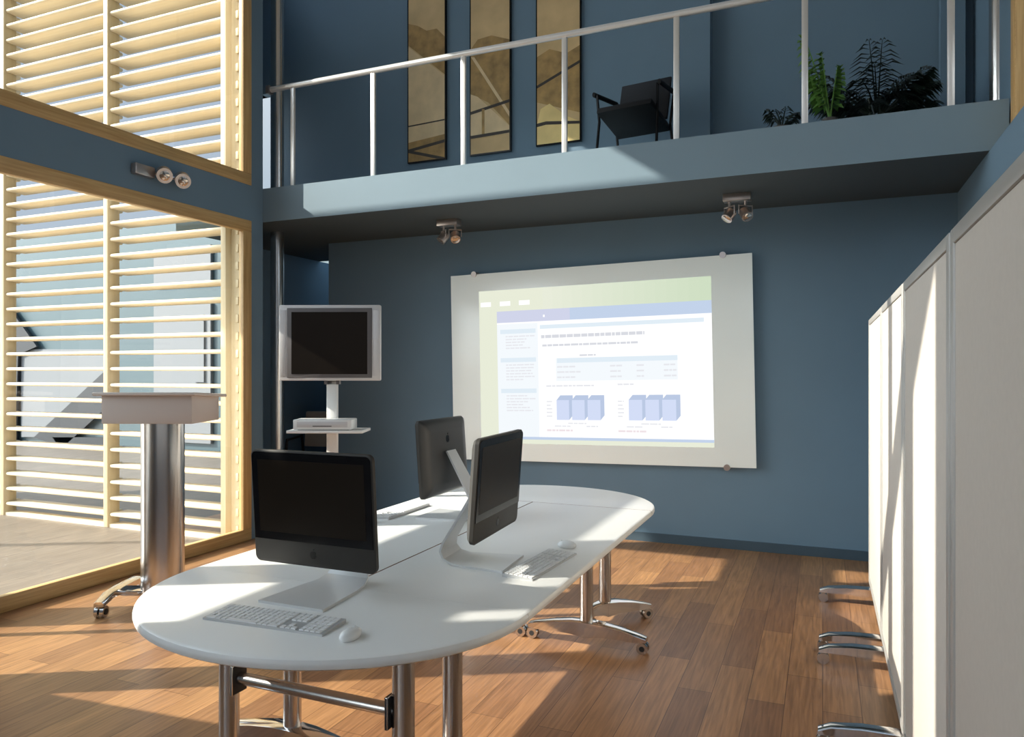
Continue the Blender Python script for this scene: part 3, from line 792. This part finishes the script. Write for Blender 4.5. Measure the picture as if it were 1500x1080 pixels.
# ------------------------------------------------------------------ lectern
t = thing('lectern', 'lectern with a taupe box top on a wide steel column by the glass wall', 'lectern', (-3.83, 3.42, 0), R(22))
q = MB(); q.tube([(0, 0, .05), (0, 0, 1.15)], .135, 'steel', 32, .085); q.build('column', parent=t)
q = MB(); 
q.box(-.275, .275, -.20, .20, 1.148, 1.32, 'lect', bev=.006)
for v in q.bm.verts:
    if v.co.z > 1.2: v.co.z += -.02 * (v.co.y + .2) / .4
q.build('box', parent=t)
q = MB(); q.obox((0, 0, 1.318), (.31, 0, 0), (0, .24, -.012), (0, 0, .010), 'lect', .006); q.build('reading_top', parent=t)
for s_ in (-1, 1):
    q = MB()
    rings = []
    for u, zt, th, wd in ((-1, .10, .03, .030), (-.6, .135, .04, .034), (-.2, .14, .05, .036), (.2, .14, .05, .036), (.6, .135, .04, .034), (1, .10, .03, .030)):
        p = Vector((s_ * .24, u * .27 - .02, 0)); rings.append([p + Vector((wd, 0, zt - .01)), p + Vector((wd * .5, 0, zt)), p + Vector((-wd * .5, 0, zt)), p + Vector((-wd, 0, zt - .01)), p + Vector((-wd, 0, zt - th)), p + Vector((wd, 0, zt - th))])
    q.loft(rings, 'chrome'); ft = q.build('foot', parent=t)
    for y in (-.26, .22):
        q = MB()
        for g in (-1, 1): q.tube([(s_ * .24 + g * .006, y, .035), (s_ * .24 + g * .028, y, .035)], .035, 'steel', 16)
        q.tube([(s_ * .24 - .031, y, .035), (s_ * .24 + .031, y, .035)], .018, 'rubber', 12); q.tube([(s_ * .24, y, .035), (s_ * .24, y, .1)], .01, 'chrome', 8)
        q.build('castor', parent=t)
q = MB(); q.box(-.24, .24, -.06, .06, .065, .10, 'chrome', bev=.008); q.build('base_bar', parent=t)

# ------------------------------------------------------------------ partitions
def partition(label, y0, y1):
    t = thing('partition', label, 'partition', (.268, (y0 + y1) / 2, 0), 0, 'row of white mobile partitions')
    L = (y1 - y0) / 2 - .012; z0, z1 = .135, 1.79; th = .04; b = .035
    q = MB()
    q.box(0, th, -L, -L + b, z0, z1, 'pframe', bev=.004); q.box(0, th, L - b, L, z0, z1, 'pframe', bev=.004)
    q.box(0, th, -L + b, L - b, z0, z0 + b, 'pframe', bev=.004); q.box(0, th, -L + b, L - b, z1 - b, z1, 'pframe', bev=.004)
    q.build('frame', parent=t)
    q = MB(); q.box(.005, th - .005, -L + b, L - b, z0 + b, z1 - b, 'panel', bev=.003); q.build('panel', parent=t)
    for e_ in (-1, 1):
        q = MB(); q.tube([(th / 2, e_ * (L + .006), z0 - .04), (th / 2, e_ * (L + .006), z1 + .004)], .008, 'chrome', 12); q.build('edge_strip', parent=t)
        y = e_ * (L - .075)
        q = MB(); q.box(th / 2 - .015, th / 2 + .015, y - .02, y + .02, .08, z0 + .01, 'chrome', bev=.003)
        for s_ in (-1, 1):
            rings = []
            for u, zt, thk, wd in ((0, .115, .055, .036), (.5, .11, .045, .034), (.85, .096, .034, .030), (1, .076, .018, .026)):
                p = Vector((th / 2 + s_ * u * .305, y, 0)); rings.append([p + Vector((0, wd, zt - .006)), p + Vector((0, wd * .6, zt)), p + Vector((0, -wd * .6, zt)), p + Vector((0, -wd, zt - .006)), p + Vector((0, -wd, zt - thk)), p + Vector((0, wd, zt - thk))])
            q.loft(rings, 'chrome')
        ft = q.build('foot', parent=t)
        for s_ in (-1, 1):
            q = MB(); x = th / 2 + s_ * .285
            for g in (-1, 1): q.tube([(x, y + g * .005, .028), (x, y + g * .024, .028)], .028, 'steel', 16)
            q.tube([(x, y, .028), (x, y, .085)], .008, 'chrome', 8); q.build('castor', parent=t)
    return t
partition('white mobile partition farthest from the viewer, nearest the back wall', 4.112, 5.19)
partition('second white mobile partition from the back wall', 3.032, 4.108)
partition('third white mobile partition from the back wall, part lit and part in shade', 1.952, 3.028)
partition('large shaded partition closest to the viewer at the right edge', .872, 1.948)

# ------------------------------------------------------------------ chair in the passage
t = thing('upholstered_chair', 'beige upholstered chair in the dark passage behind the steel column', 'chair', (-5.22, 6.75, 0), R(10))
q = MB(); q.obox((0, .2, .80), (.24, 0, 0), (0, .03, 0), (0, .02, .2), 'beige', .015); q.build('backrest', parent=t)
q = MB(); q.box(-.25, .25, -.22, .2, .42, .50, 'beige', bev=.02); q.build('seat', parent=t)
for s_ in (-1, 1):
    q = MB(); q.tube([(s_ * .27, .2, .50), (s_ * .28, .18, .72), (s_ * .28, -.15, .70), (s_ * .27, -.2, .48)], .016, 'rubber', 10); q.build('armrest', parent=t)
    for y in (-.2, .2):
        q = MB(); q.tube([(s_ * .24, y, .45), (s_ * .26, y * 1.1, 0.012)], .013, 'chrome', 10); q.build('leg', parent=t)
